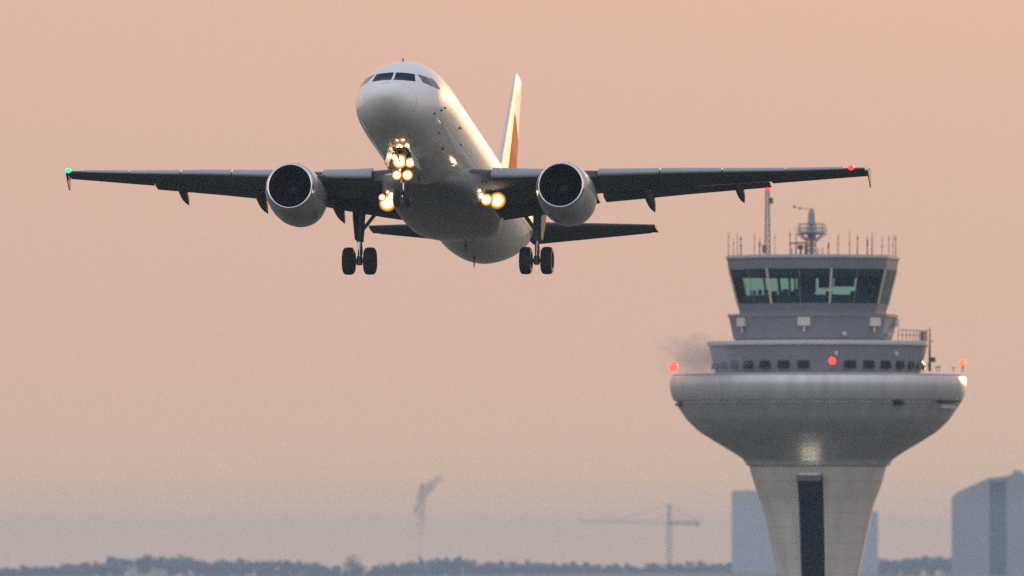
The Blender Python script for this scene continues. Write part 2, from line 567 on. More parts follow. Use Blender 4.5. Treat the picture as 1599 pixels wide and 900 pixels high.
# belly fairing
bf = MB()
rings = []
for (a, w, b, hgt) in ((10.4, .5, -2.02, .25), (10.9, 1.3, -2.13, .5), (11.6, 1.85, -2.27, .85), (12.6, 2.12, -2.42, 1.2), (14, 2.2, -2.5, 1.35), (16, 2.2, -2.52, 1.4), (18, 2.16, -2.5, 1.35),
                      (19.4, 2.05, -2.42, 1.1), (20.6, 1.8, -2.28, .8), (21.6, 1.2, -2.12, .5), (22.2, .5, -2.02, .25)):
    ring = []
    for k in range(28):
        q = math.pi * (0.5 + k / 27.0)
        cx, sx = math.cos(q), math.sin(q)
        e = 0.62
        ring.append(V(a, w * (abs(sx) ** e) * (1 if sx > 0 else -1) * -1 if False else w * math.copysign(abs(math.cos(math.pi * k / 27.0)) ** e, math.cos(math.pi * k / 27.0)),
                      (b + hgt) - hgt * math.sin(math.pi * k / 27.0) ** e))
    ring += [V(a, -w * .5, b + hgt + .25), V(a, w * .5, b + hgt + .25)]
    rings.append(ring)
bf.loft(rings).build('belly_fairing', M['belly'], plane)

# ---- aerofoil surfaces
def section(t, m=0.012, n=15, xu=1.0, xl=1.0, x0=0.0):
    def th(x): return 5 * t * (0.2969 * math.sqrt(x) - 0.126 * x - 0.3516 * x * x + 0.2843 * x ** 3 - 0.1030 * x ** 4)
    def cb(x): return m * 4 * x * (1 - x)
    pts = []
    for i in range(n + 1):
        x = x0 + (xu - x0) * (1 - math.sin(math.pi / 2 * i / n)) if False else x0 + (xu - x0) * (1 + math.cos(math.pi * i / n)) / 2
        pts.append((x, cb(x) + th(x)))
    for i in range(1, n + 1):
        x = x0 + (xl - x0) * (1 - math.cos(math.pi * i / n)) / 2
        pts.append((x, cb(x) - th(x)))
    return pts



def w_le(y): return 11.30 + 0.52 * y + 0.085 * max(0.0, y - 6.4)
def w_ch(y): return lerp(y, [0, 1.95, 6.4, 17.25], [7.6, 6.7, 4.35, 1.55])
w_z = smooth_interp([0, 1.95, 6.6, 10, 13.3, 17.25], [-1.36, -1.26, -0.68, -0.15, 0.33, 0.95])
def w_t(y): return lerp(y, [0, 1.95, 6.4, 17], [.14, .135, .12, .105])
def w_tw(y): return R(lerp(y, [0, 1.95, 6.4, 17], [0.8, 0.8, 0.2, -0.6]))


def wsec(y, sgn, pts, dx=0.0, dz=0.0, rot=0.0, piv=(0, 0), sc=1.0):
    """section points given in chord fractions at span y"""
    c = w_ch(y); tw = w_tw(y)
    out = []
    for x, z in pts:
        X, Z = (x - piv[0]) * sc, (z - piv[1]) * sc
        X, Z = X * math.cos(rot) + Z * math.sin(rot), -X * math.sin(rot) + Z * math.cos(rot)
        X, Z = (X + piv[0]) * c + dx, (Z + piv[1]) * c + dz
        X, Z = X * math.cos(tw) + Z * math.sin(tw), -X * math.sin(tw) + Z * math.cos(tw)
        out.append(V(w_le(y) + X, sgn * y, w_z(y) + Z))
    return out


def lerpy(y0, y1, n): return [y0 + (y1 - y0) * k / n for k in range(n + 1)]


for sgn in (1, -1):
    w = MB()
    rr = [wsec(y, sgn, section(w_t(y), xu=0.88, xl=0.77, x0=0.02)) for y in lerpy(0.0, 13.3, 16)]
    w.loft(rr)
    w.loft([wsec(y, sgn, section(w_t(y))) for y in lerpy(13.32, 17.25, 6)])
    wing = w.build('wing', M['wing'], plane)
    if sgn > 0: wing['label'] = 'wing with red lamp near its tip'
    else: wing['label'] = 'wing with green lamp at its tip'
    # slats, extended forward and down, each its own panel
    for y0, y1 in ((2.55, 4.85), (6.75, 9.15), (9.2, 11.6), (11.65, 14.1), (14.15, 16.4)):
        def sl(y):
            pts = section(w_t(y) * 1.03, m=0.012, n=9, xu=0.15 if y > 6 else 0.11, xl=0.028 if y > 6 else 0.010)
            inner = [(x * 0.86 + 0.012, z * 0.72) for x, z in pts]
            return wsec(y, sgn, pts, dx=-0.03 * w_ch(y) - 0.06, dz=0.004 * w_ch(y), rot=R(-8), piv=(0.1, 0))
        MB().loft([sl(y) for y in lerpy(y0, y1, 3)]).build('slat', M['slat'], wing)
    # flaps
    for y0, y1 in ((2.1, 6.25), (6.5, 13.25)):
        def fl(y):
            c = w_ch(y)
            pts = [(0.775 + x * 0.25, z * 0.25 - 0.03) for x, z in section(0.17, m=0.02, n=9)]
            return wsec(y, sgn, pts, dx=0.012 * c + 0.03, dz=0.008 * c, rot=R(7), piv=(0.775, -0.03))
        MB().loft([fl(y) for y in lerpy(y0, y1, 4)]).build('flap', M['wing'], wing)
    # flap track fairings
    for y, L, s in ((4.85, 3.6, 1.0), (8.35, 3.2, .92), (12.0, 2.7, .8)):
        c = w_ch(y)
        p0 = wsec(y, sgn, [(0.50, -0.055)])[0]
        rings = []
        for i in range(13):
            t = i / 12
            r = max(0.02, math.sin(math.pi * min(1, t * 1.02)) ** 0.6) if t < .5 else max(0.02, (1 - ((t - .5) / .5) ** 1.7))
            cx = p0 + Vector((-L * t, 0, -0.10 * s - (0.5 * max(0, t - .40) ** 1.25 * L * .34) ))
            rings.append([cx + Vector((0, 0.21 * s * r * math.cos(q), 0.32 * s * r * math.sin(q))) for q in [2 * math.pi * k / 14 for k in range(14)]])
        MB().loft(rings).build('flap_track_fairing', M['fairing'], wing)
    # wing-tip fence
    tip = wsec(17.25, sgn, [(0.0, 0)])[0]
    def fen(pts):
        return [tip + Vector((-x, sgn * (0.03 + yy), z)) for x, yy, z in pts]
    fm = MB()
    prof = [(0.45, 0, 0.0), (1.05, .02, 0.24), (1.2, .02, 0.25), (1.45, 0, 0.0), (1.58, .02, -0.48), (1.46, .02, -0.48)]
    n = len(prof)
    A = fen(prof); B = [p + Vector((0, sgn * 0.05, 0)) for p in A]
    fm.add(A + B, [tuple(range(n)), tuple(range(2 * n - 1, n - 1, -1))] + [(k, (k + 1) % n, n + (k + 1) % n, n + k) for k in range(n)])
    fm.build('wingtip_fence', M['wing'], wing, smooth=False)
    # navigation lamp
    yl = 16.72 if sgn > 0 else 17.1
    lp = wsec(yl, sgn, [(0.02, 0.0)])[0] + Vector((0.14, 0, 0.02))
    MB().sphere(lp, 0.13, 12, 8, (1.3, 1, .8)).build('navigation_light', M['red_lamp'] if sgn > 0 else M['green_lamp'], wing)
    # landing lamps near the root
    lamps = ((14.0, 2.62, -2.02, .27), (13.8, 2.2, -2.03, .2)) if sgn > 0 else ((12.9, 1.88, -2.36, .27), (12.8, 2.1, -2.14, .12))
    for a, y, z, r in lamps:
        lm = MB()
        r *= 1.38  # lens widened to carry the painted halo
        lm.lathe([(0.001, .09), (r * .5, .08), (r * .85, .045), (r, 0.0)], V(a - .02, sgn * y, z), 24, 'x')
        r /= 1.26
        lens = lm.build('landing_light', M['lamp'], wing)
        hs = MB()
        hs.lathe([(r * 1.26, 0.06), (r * 1.29, .05), (r * 1.25, -.05), (r * .7, -.22), (r * .2, -.3), (.001, -.3)], V(a, sgn * y, z), 20, 'x')
        hs.tube([V(a + .15, sgn * y, z), V(a + .35, sgn * y, z + .75)], .07, 8)
        hs.build('lamp_housing', M['strut'], wing)

    # ---- tailplane
    tp = MB()
    rings = []
    for y in lerpy(0.3, 6.3, 6):
        t = (y - .3) / 6.0
        c = 4.15 + (1.35 - 4.15) * t
        a0 = 31.45 + (y - .3) * 0.60
        z0 = 0.92 + (y - .3) * 0.115
        rings.append([V(a0 + x * c, sgn * y, z0 + zz * c - x * c * math.tan(R(1.5))) for x, zz in section(.10, m=0.0, n=10, xu=.72 if y < 6.1 else 1, xl=.72 if y < 6.1 else 1)])
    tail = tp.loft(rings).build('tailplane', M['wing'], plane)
    rings = []
    for y in lerpy(.9, 6.0, 4):
        t = (y - .3) / 6.0
        c = 4.15 + (1.35 - 4.15) * t
        a0 = 31.45 + (y - .3) * 0.60
        z0 = 0.92 + (y - .3) * 0.115
        rings.append([V(a0 + x * c + .01, sgn * y, z0 + zz * c - x * c * math.tan(R(1.5))) for x, zz in section(.10, m=0.0, n=8, x0=.725)])
    MB().loft(rings).build('elevator', M['wing'], tail)

    # ---- engine
    ex, ey, ez = 10.9, sgn * 5.75, -2.05
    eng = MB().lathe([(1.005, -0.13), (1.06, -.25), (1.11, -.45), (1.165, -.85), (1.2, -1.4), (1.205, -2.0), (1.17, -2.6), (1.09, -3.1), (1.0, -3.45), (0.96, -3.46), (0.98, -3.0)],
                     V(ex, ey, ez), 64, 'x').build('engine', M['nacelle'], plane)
    MB().lathe([(1.003, -0.131), (0.985, -.05), (0.955, -.008), (0.93, 0.0), (0.905, -.008), (0.885, -.04), (0.872, -.12)], V(ex, ey, ez), 64, 'x').build('inlet_lip', M['lip'], eng)
    MB().lathe([(0.8715, -.118), (0.86, -.3), (0.868, -1.05), (0.84, -1.5), (.001, -1.5)], V(ex, ey, ez), 48, 'x').build('inlet_duct', M['inlet'], eng)
    fan = MB()
    for k in range(30):
        q = 2 * math.pi * k / 30
        def fp(r, dq, s): return V(ex + 1.05 + s, ey + r * math.cos(q + dq), ez + r * math.sin(q + dq))
        fan.add([fp(.24, -.10, -.10), fp(.24, .10, .10), fp(.86, .16, .06), fp(.86, 0.0, -.05)], [(0, 1, 2, 3)])
    fan.build('fan', M['fan'], eng, smooth=False, recalc=False)
    MB().lathe([(.001, -.62), (.06, -.66), (.15, -.8), (.22, -.95), (.25, -1.1), (.25, -1.2)], V(ex, ey, ez), 24, 'x').build('spinner', M['spinner'], eng)
    MB().lathe([(.78, -2.9), (.76, -3.5), (.66, -4.1), (.52, -4.55), (.50, -4.55), (.47, -4.3), (.34, -4.6), (.12, -5.0), (.001, -5.05)], V(ex, ey, ez), 40, 'x').build('exhaust_nozzle', M['hotmetal'], eng)
    pyl = MB()
    rings = []
    for (a, zt, zb, hw) in ((11.9, -.86, -1.2, .03), (12.4, -.72, -1.2, .13), (13.6, -.62, -1.2, .2), (15.0, -.75, -1.25, .21), (16.4, -.85, -1.5, .17), (17.8, -.95, -1.35, .04)):
        rings.append([V(a, ey - hw, zb), V(a, ey + hw, zb), V(a, ey + hw * .9, zt), V(a, ey - hw * .9, zt)])
    pyl.loft(rings).build('pylon', M['fairing'], eng)
    st = MB()
    q = R(40) if sgn < 0 else R(140)
    for s2 in ((-1 if sgn > 0 else 1),):
        cyy, czz = math.cos(R(35)) * s2, math.sin(R(35))
        r0 = 1.19
        st.add([V(ex + 1.0, ey + cyy * r0, ez + czz * r0), V(ex + 2.0, ey + cyy * r0, ez + czz * r0), V(ex + 1.9, ey + cyy * (r0 + .3), ez + czz * (r0 + .3)), V(ex + 1.6, ey + cyy * (r0 + .3), ez + czz * (r0 + .3)),
                V(ex + 1.0, ey + cyy * r0, ez + czz * r0 - .03), V(ex + 2.0, ey + cyy * r0, ez + czz * r0 - .03), V(ex + 1.9, ey + cyy * (r0 + .3), ez + czz * (r0 + .3) - .03), V(ex + 1.6, ey + cyy * (r0 + .3), ez + czz * (r0 + .3) - .03)],
               [(0, 1, 2, 3), (7, 6, 5, 4), (0, 4, 5, 1), (1, 5, 6, 2), (2, 6, 7, 3), (3, 7, 4, 0)])
    st.build('strake', M['nacelle'], eng, smooth=False)

    # ---- main landing gear
    gy = sgn * 3.80
    ga = 17.7
    gear = MB().tube([V(ga, gy, -1.05), V(ga, gy, -2.3), V(ga, gy, -2.95)], [.21, .19, .15], 14).build('main_landing_gear', M['strut'], plane)
    MB().tube([V(ga, gy, -2.9), V(ga, gy, -3.72)], .085, 12).build('oleo_piston', M['chrome'], gear)
    ax = MB().tube([V(ga, gy - .5, -3.79), V(ga, gy + .5, -3.79)], .085, 10)
    ax.tube([V(ga, gy, -3.95), V(ga, gy, -3.6)], .13, 10)
    ax.build('axle', M['strut'], gear)
    tl = MB()
    tl.tube([V(ga + .14, gy, -2.85), V(ga + .48, gy, -3.3), V(ga + .12, gy, -3.72)], [.05, .06, .05], 8)
    tl.build('torque_link', M['strut'], gear)
    MB().tube([V(ga - .02, gy - sgn * .1, -2.45), V(ga - .02, gy - sgn * .62, -1.75), V(ga - .02, gy - sgn * 1.1, -1.15)], [.075, .085, .075], 8).build('side_stay', M['strut'], gear)
    hb = MB()
    hb.tube([V(ga - .14, gy + .1, -1.3), V(ga - .16, gy + .1, -2.4), V(ga - .12, gy + .07, -3.5)], .025, 6)
    hb.tube([V(ga + .14, gy - .1, -1.3), V(ga + .16, gy - .12, -2.6), V(ga + .1, gy - .07, -3.6)], .025, 6)
    hb.build('hydraulic_line', M['dark'], gear)
    dm = MB()
    yo = gy + sgn * .24
    prof = [(ga - .75, -1.15), (ga + .75, -1.2), (ga + .62, -2.15), (ga + .3, -2.85), (ga - .25, -2.9), (ga - .62, -2.1)]
    n = len(prof)
    A = [V(a, yo + sgn * .10 * (-(z + 1.15) * -.6), z) for a, z in prof]
    B = [p + Vector((0, sgn * .06, 0)) for p in A]
    dm.add(A + B, [tuple(range(n)), tuple(range(2 * n - 1, n - 1, -1))] + [(k, (k + 1) % n, n + (k + 1) % n, n + k) for k in range(n)])
    dm.build('gear_door', M['fairing'], gear, smooth=False)

    def wheel(a, y, z, r, hw, par, s):
        wm = MB()
        prof = [(r * .52, -hw * .8), (r * .62, -hw * .97), (r * .82, -hw), (r * .94, -hw * .82), (r * .99, -hw * .5), (r, 0), (r * .99, hw * .5), (r * .94, hw * .82), (r * .82, hw), (r * .62, hw * .97), (r * .52, hw * .8)]
        ty = wm.lathe(prof, V(a, y, z), 36, 'y').build('wheel', M['tyre'], par)
        MB().lathe([(.001, hw * .45), (r * .2, hw * .5), (r * .3, hw * .35), (r * .5, hw * .6), (r * .53, hw * .82), (r * .53, -hw * .82), (r * .5, -hw * .6), (r * .3, -hw * .35), (.001, -hw * .45)], V(a, y, z), 28, 'y').build('wheel_rim', M['rim'], par)
    for s in (1, -1):
        wheel(ga, gy + s * .455, -3.79, .585, .235, gear, s)

# ---- fin
def finsec(z, pts):
    t = (z - 1.7) / (8.35 - 1.7)
    le = 29.2 + (34.75 - 29.2) * t
    te = 35.55 + (36.75 - 35.55) * t
    c = te - le
    return [V(le + x * c, yy * c, z) for x, yy in pts]


zz = lerpy(1.7, 8.35, 8)
fin = MB()
rg = [finsec(z, section(.07, m=0, n=11, xu=.70, xl=.70)) for z in zz]
rg.append(finsec(8.42, [(x * .92 + .05, y * .3) for x, y in section(.07, m=0, n=11, xu=.70, xl=.70)]))
fin.loft(rg)
fin.loft([[V(26.6, 0, 1.95), V(26.7, .02, 1.95), V(26.7, -.02, 1.95)], [V(29.2, 0, 2.55), V(30.2, .16, 1.95), V(30.2, -.16, 1.95)], [V(30.15, 0, 2.95), V(31.2, .2, 1.95), V(31.2, -.2, 1.95)]])
fin_o = fin.build('tail_fin', M['paint'], plane)
MB().loft([finsec(z, section(.07, m=0, n=8, x0=.708)) for z in zz]).build('rudder', M['paint'], fin_o)


def fin_skin(x, z, sgn, off):
    def th(q): return 5 * .07 * (0.2969 * math.sqrt(q) - 0.126 * q - 0.3516 * q * q + 0.2843 * q ** 3 - 0.1030 * q ** 4)
    t = (z - 1.7) / (8.35 - 1.7)
    le = 29.2 + (34.75 - 29.2) * t
    c = 35.55 + (36.75 - 35.55) * t - le
    return V(le + x * c, sgn * (th(x) * c + off), z)


for sgn in (1, -1):
    for nm, m_, c in (('tail_red_panel', 'red', [(.36, 2.05), (.985, 2.05), (.985, 4.2), (.36, 4.95)]),
                      ('tail_orange_panel', 'orange', [(.36, 5.03), (.985, 4.28), (.985, 5.6), (.36, 6.5)]),
                      ):
        vs_, fs_ = patch(lambda u, v: fin_skin(u, v, sgn, 0.007), c, 12, 8)
        MB().add(vs_, fs_).build(nm, M[m_], fin_o, recalc=False)

# ---- nose landing gear
na = 5.07
ng = MB().tube([V(na - .15, 0, -1.6), V(na, 0, -2.5), V(na + .03, 0, -3.05)], [.12, .11, .1], 12).build('nose_landing_gear', M['strut'], plane)
MB().tube([V(na + .03, 0, -3.0), V(na + .05, 0, -3.85)], .065, 10).build('oleo_piston', M['chrome'], ng)
MB().tube([V(na + .05, -.32, -3.88), V(na + .05, .32, -3.88)], .06, 10).build('axle', M['strut'], ng)
MB().tube([V(na - .1, 0, -3.0), V(na - .42, 0, -3.35), V(na - .08, 0, -3.75)], [.04, .05, .04], 8).build('torque_link', M['strut'], ng)
dgs = MB()
for s in (1, -1): dgs.tube([V(na - .05, s * .09, -2.55), V(na - 1.05, s * .22, -1.85)], .045, 8)
dgs.build('drag_stay', M['strut'], ng)
for s in (1, -1):
    wheel(na + .05, s * .25, -3.88, .38, .11, ng, s)
# light bar on the gear leg
for z in (-2.93, -2.36):
    MB().tube([V(na - .1, -.3, z), V(na - .1, .3, z)], .05, 8).build('lamp_bracket', M['strut'], ng)
for y, z, r in ((-.22, -2.97, .165), (.22, -2.97, .18), (-.12, -2.38, .24), (.32, -2.44, .17), (-.36, -2.2, .11)):
    c = V(na - .2, y, z)
    r *= 1.38  # wider disc leaves room for the painted halo
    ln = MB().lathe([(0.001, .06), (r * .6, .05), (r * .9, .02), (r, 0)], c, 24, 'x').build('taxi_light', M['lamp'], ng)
    r /= 1.26
    MB().lathe([(r * 1.24, .045), (r * 1.27, .03), (r * 1.22, -.04), (r * .5, -.16), (.001, -.18)], c, 18, 'x').build('lamp_housing', M['strut'], ng)
# bay box and doors
bx = MB()
b0, b1 = 3.8, 6.0
def bz(a): return fb(a) + .1
yy = .41
bx.add([V(b0, -yy, bz(b0) - .02), V(b1, -yy, bz(b1) - .02), V(b1, yy, bz(b1) - .02), V(b0, yy, bz(b0) - .02), V(b0, -yy, -1.0), V(b1, -yy, -1.0), V(b1, yy, -1.0), V(b0, yy, -1.0)],
       [(4, 5, 6, 7), (0, 1, 5, 4), (1, 2, 6, 5), (2, 3, 7, 6), (3, 0, 4, 7)])
bx.build('gear_bay', M['bay'], fuselage, smooth=False)
for s in (1, -1):
    for a0, a1, d in ((3.85, 5.15, .62), (5.2, 6.0, .5)):
        A = [V(a0, s * .43, fb(a0) + .04), V(a1, s * .43, fb(a1) + .04), V(a1 - .05, s * (.43 + .16), fb(a1) - d), V(a0 + .12, s * (.43 + .16), fb(a0) - d)]
        B = [p + Vector((0, s * .035, 0)) for p in A]
        MB().add(A + B, [(0, 1, 2, 3), (7, 6, 5, 4), (0, 4, 5, 1), (1, 5, 6, 2), (2, 6, 7, 3), (3, 7, 4, 0)]).build('nose_gear_door', M['paint'], ng, smooth=False)

# =================================================================== CONTROL TOWER
DT = 1300.0
PM = F / DT                      # 18.6 px per metre there
def tz(py): return P(1277.5, py, DT).z
def pr(px): return px / PM
tower = empty('control_tower', (P(1277.5, 905, DT).x, DT, 0), 'tall concrete airport control tower with bowl-shaped deck and glazed cab', 'control tower')

prof = [(108, 726), (104, 742), (97, 764), (87.5, 789), (78, 830), (72.5, 855), (64.5, 898), (59, 950), (54, 1050), (52, 1200), (54, 1500)]
sp = smooth_interp([p[1] for p in prof], [p[0] for p in prof])
sh = MB()
shp = [(pr(sp(y)), tz(y)) for y in range(726, 1500, 12)] + [(pr(56), 4.0), (pr(60), -0.5)]
sh.lathe(shp, n=96)
shaft = sh.build('shaft', M['concrete'], tower)
# dark glazed stair strip up the shaft, in panes
YT = 742
q0 = -R(90) - R(8)
ypx = [YT + k * 24 for k in range(31)]
for k in range(30):
    ya, yb = ypx[k] + .4, ypx[k + 1] - .4
    pn = MB()
    vs_, fs_ = [], []
    for i in range(2):
        y = ya if i == 0 else yb
        r = pr(sp(y)) + .06
        hw = pr(19.5 - 1.5 * (y - 742) / 160 if y < 900 else 18)
        for j in range(5):
            q = q0 + math.asin(max(-.99, min(.99, (hw * (j / 2 - 1)) / r)))
            vs_.append((r * math.cos(q), r * math.sin(q), tz(y)))
    fs_ = [(j, j + 1, j + 6, j + 5) for j in range(4)]
    pn.add(vs_, fs_).build('stair_pane', M['stripglass'], shaft, recalc=False)
bk = []
for k in range(31):
    y = ypx[k]
    r = pr(sp(y)) + .025
    hw = pr(19.5 - 1.5 * (y - 742) / 160 if y < 900 else 18)
    bk.append([(r * math.cos(q0 + math.asin(hw * (j / 2 - 1) / r)), r * math.sin(q0 + math.asin(hw * (j / 2 - 1) / r)), tz(y)) for j in range(5)])
MB().loft(bk, cap=False, closed=False).build('strip_backing', M['dark'], shaft, recalc=False)
for s in (-1, 1):
    jb = MB()
    rings = []
    for k in range(0, 31):
        y = ypx[k]
        r = pr(sp(y))
        hw = pr(19.5 - 1.5 * (y - 742) / 160 if y < 900 else 18) + .08
        q = q0 + math.asin(s * hw / r)
        e = Vector((math.cos(q), math.sin(q), 0)); tng = Vector((-math.sin(q), math.cos(q), 0))
        c = Vector((r * math.cos(q), r * math.sin(q), tz(y)))
        rings.append([c - e * .2 - tng * .08, c - e * .2 + tng * .08, c + e * .22 + tng * .08, c + e * .22 - tng * .08])
    jb.loft(rings).build('strip_jamb', M['concrete'], shaft)
# bowl
def at_ang(deg, r, z):
    q = R(deg)
    return Vector((r * math.sin(q), -r * math.cos(q), z))
bpy_ = [586, 591, 601, 611, 620, 632, 643, 655, 666, 675.5, 684, 691, 698, 705, 712, 719, 727.3]
bpx_ = [226, 230, 231.5, 230.5, 228, 222, 214.5, 206, 195, 184, 170.5, 159.5, 147.5, 136, 125, 116, 111.8]
bsm = smooth_interp(bpy_, bpx_)
bp = []
for k in range(89):
    y = 586 + k * 141.3 / 88
    bp.append((bsm(y) - (4.5 if 627 < y < 630.5 else 1.0 * max(0, 1 - (y - 631) / 50) if y >= 631.5 else 0), y))
bm_ = MB().lathe([(0.01, tz(594)), (pr(218), tz(593)), (pr(219), tz(587)), (pr(228), tz(586.5))] + [(pr(r), tz(y)) for r, y in bp], n=128)
bowl = bm_.build('bowl', M['clad'], tower, sharp=40)
MB().lathe([(pr(217), tz(585.2)), (pr(225), tz(585.2)), (pr(226.5), tz(586)), (pr(226), tz(587.5)), (pr(217), tz(588)), (pr(217), tz(585.2))], n=128).build('bowl_rim', M['pale'], bowl)
for yj in (752, 776, 800, 824, 848, 872, 896):
    MB().lathe([(pr(sp(yj)) + .004, tz(yj)), (pr(sp(yj + .7)) + .004, tz(yj + .7))], n=96).build('formwork_joint', M['joint'], shaft)
def rad_box(mb, deg, r, z, wid, dep, hei, tilt=0):
    q = R(deg)
    rot = Matrix.Rotation(q, 3, 'Z')
    if tilt: rot = rot @ Matrix.Rotation(R(tilt), 3, 'X')
    return mb.box(at_ang(deg, r, z), (wid, dep, hei), rot)
# hatches in the recess round the bowl
for dg, wid, m_, yy_ in ((33, 1.0, 'winglass', 632), (66, 4.2, 'winglass', 628), (66, 3.0, 'pale', 636), (-80, 2.0, 'winglass', 632), (130, 3.0, 'winglass', 632)):
    rad_box(MB(), dg, pr(bsm(yy_)) - .07, tz(yy_), wid, .3, .3 if wid < 4 else .2).build('bowl_hatch', M[m_], bowl, smooth=False)

# deck drum with square windows
drum = MB().lathe([(pr(158), tz(594)), (pr(161), tz(582)), (pr(170), tz(541)), (pr(140), tz(541))], n=96).build('deck_drum', M['drum'], tower)
for dg in [16.5 + 11.1 * k for k in range(7)] + [-9 - 11.1 * k for k in range(8)] + [100, 115, 130, 145, 160, 175, -115, -130, -145, -160]:
    rad_box(MB(), dg, pr(164), tz(568), .98, .14, .98, tilt=-13).build('deck_window', M['winglass'], drum, smooth=False)
MB().lathe([(0.01, tz(534)), (pr(170), tz(533.5)), (pr(173.5), tz(535)), (pr(173.5), tz(540)), (pr(170), tz(541.5)), (0.01, tz(541.5))], n=96).build('deck_roof', M['pale'], tower)

OX = -pr(8)
def octo(mb, levels, close=True, extra=0.0):
    """levels: (radius px, y px); eight sides, corners at 11.4 deg + 45k"""
    rings = []
    for r, y in levels:
        rings.append([at_ang(11.4 + 45 * k, pr(r), tz(y)) + Vector((OX, 0, 0)) for k in range(8)])
    return mb.loft(rings, cap=close)
block = octo(MB(), [(120, 534.5), (127, 530), (134, 497), (136, 496), (136, 491.5), (116, 491)]).build('equipment_storey', M['panel'], tower, smooth=False)
for dg in (-7.5, 48, -64, 104, 160, -120):
    k = (dg - 11.4) % 45
    rr = pr(132.5) * math.cos(R(22.5)) / math.cos(R(k - 22.5))
    bx_ = MB()
    c = at_ang(dg, rr + .02, tz(504)) + Vector((OX, 0, 0))
    bx_.box(c, (1.05, .36, .72), Matrix.Rotation(R(11.4 + 22.5 + 45 * math.floor((dg - 11.4) / 45)), 3, 'Z'))
    bx_.build('vent_box', M['concrete'], block, smooth=False)
    MB().box(c + Vector((0, 0, -.62)), (.16, .2, .5)).build('vent_pipe', M['pale'], block, smooth=False)
for dg, yy_ in ((22, 523), (75, 523)):
    k = (dg - 11.4) % 45
    rr = pr(129) * math.cos(R(22.5)) / math.cos(R(k - 22.5))
    MB().sphere(at_ang(dg, rr + .12, tz(yy_)) + Vector((OX, 0, 0)), .2, 12, 8).build('bulkhead_lamp', M['pale'], block)
for dg in (8.5, 45):
    MB().sphere(at_ang(dg, pr(168.5), tz(555)), .17, 10, 7, (1, 1, 1.5)).build('bulkhead_lamp', M['pale'], drum)

# cab
sill = octo(MB(), [(117, 491.3), (117.5, 487), (121, 475.5), (112, 475.5)]).build('cab_sill', M['panel'], tower, smooth=False)
roof = octo(MB(), [(126, 421), (134.6, 422), (137, 407), (138.5, 406), (138.5, 401.5), (135, 400)]).build('cab_roof', M['panel'], tower, smooth=False)
octo(MB(), [(136, 401.4), (139.4, 401.3), (139.2, 404), (136, 405)], close=False).build('roof_edge', M['pale'], roof, smooth=False)
def cabpt(k, s, y, off=0.0):
    """point on face k (corner k to k+1), fraction s"""
    r = 120.5 + (134.0 - 120.5) * (475.5 - y) / (475.5 - 421.5) + off
    a = at_ang(11.4 + 45 * k, pr(r), tz(y)); b = at_ang(11.4 + 45 * (k + 1), pr(r), tz(y))
    return a.lerp(b, s) + Vector((OX, 0, 0))
for k in range(8):
    for j in range(2):
        s0, s1 = j / 2 + .012, (j + 1) / 2 - .012
        MB().add([cabpt(k, s0, 475.3, -1.2), cabpt(k, s1, 475.3, -1.2), cabpt(k, s1, 421.6, -1.2), cabpt(k, s0, 421.6, -1.2)], [(0, 1, 2, 3)]).build('cab_pane', M['cabglass'], tower, smooth=False, recalc=False)
    MB().tube([cabpt(k, 0, 475.5), cabpt(k, 0, 421.5)], .09, 8).build('corner_mullion', M['concrete'], tower)
    MB().tube([cabpt(k, .5, 475.5, -1), cabpt(k, .5, 421.5, -1)], .035, 6).build('face_mullion', M['panel'], tower)
# interior: floor, core, consoles, ceiling band, blinds on the far side
octo(MB(), [(110, 476), (110, 474)]).build('cab_floor', M['cab_in'], tower, smooth=False)
octo(MB(), [(126, 433), (128, 421.5)]).build('cab_ceiling', M['cab_in'], tower, smooth=False)
MB().lathe([(pr(12), tz(475)), (pr(12), tz(430))], c=(OX - .45, .6, 0), n=20).build('cab_core', M['cab_in'], tower)
for k in range(8):
    a, b = cabpt(k, .04, 470, -9), cabpt(k, .96, 470, -9)
    a2, b2 = cabpt(k, .04, 470, -24), cabpt(k, .96, 470, -24)
    h = .62
    vs_ = [a, b, b2, a2]
    for v in vs_: v.z = tz(475)
    top = [v + Vector((0, 0, h + (.1 if i > 1 else 0))) for i, v in enumerate(vs_)]
    MB().add(vs_ + top, [(3, 2, 1, 0), (4, 5, 6, 7), (0, 1, 5, 4), (1, 2, 6, 5), (2, 3, 7, 6), (3, 0, 4, 7)]).build('console_desk', M['cab_in'], tower, smooth=False)
rng = random.Random(5)
for k in range(8):
    for j in range(4):
        m0 = cabpt(k, .16 + j * .22, 462, -22)
        m0.z = tz(475) + .95
        q = math.atan2(m0.y, m0.x - OX)
        if rng.random() < .45:
            MB().box(m0, (.08, .55, .42), Matrix.Rotation(q, 3, 'Z')).build('monitor', M['cab_in'], tower, smooth=False)
# roller blinds: far faces are k = 2..5; some lowered half way
for k, s0, s1, yb in ((1, .55, .98, 474), (2, .02, .30, 474), (2, .32, .62, 446), (2, .64, .98, 447), (3, .02, .36, 446), (3, .38, .62, 448), (3, .66, .97, 455), (4, .1, .14, 474), (4, .3, .36, 474), (4, .6, .64, 474)):
    MB().add([cabpt(k, s0, yb, -4), cabpt(k, s1, yb, -4), cabpt(k, s1, 424, -4), cabpt(k, s0, 424, -4)], [(0, 1, 2, 3)]).build('roller_blind', M['cab_in'], tower, smooth=False)

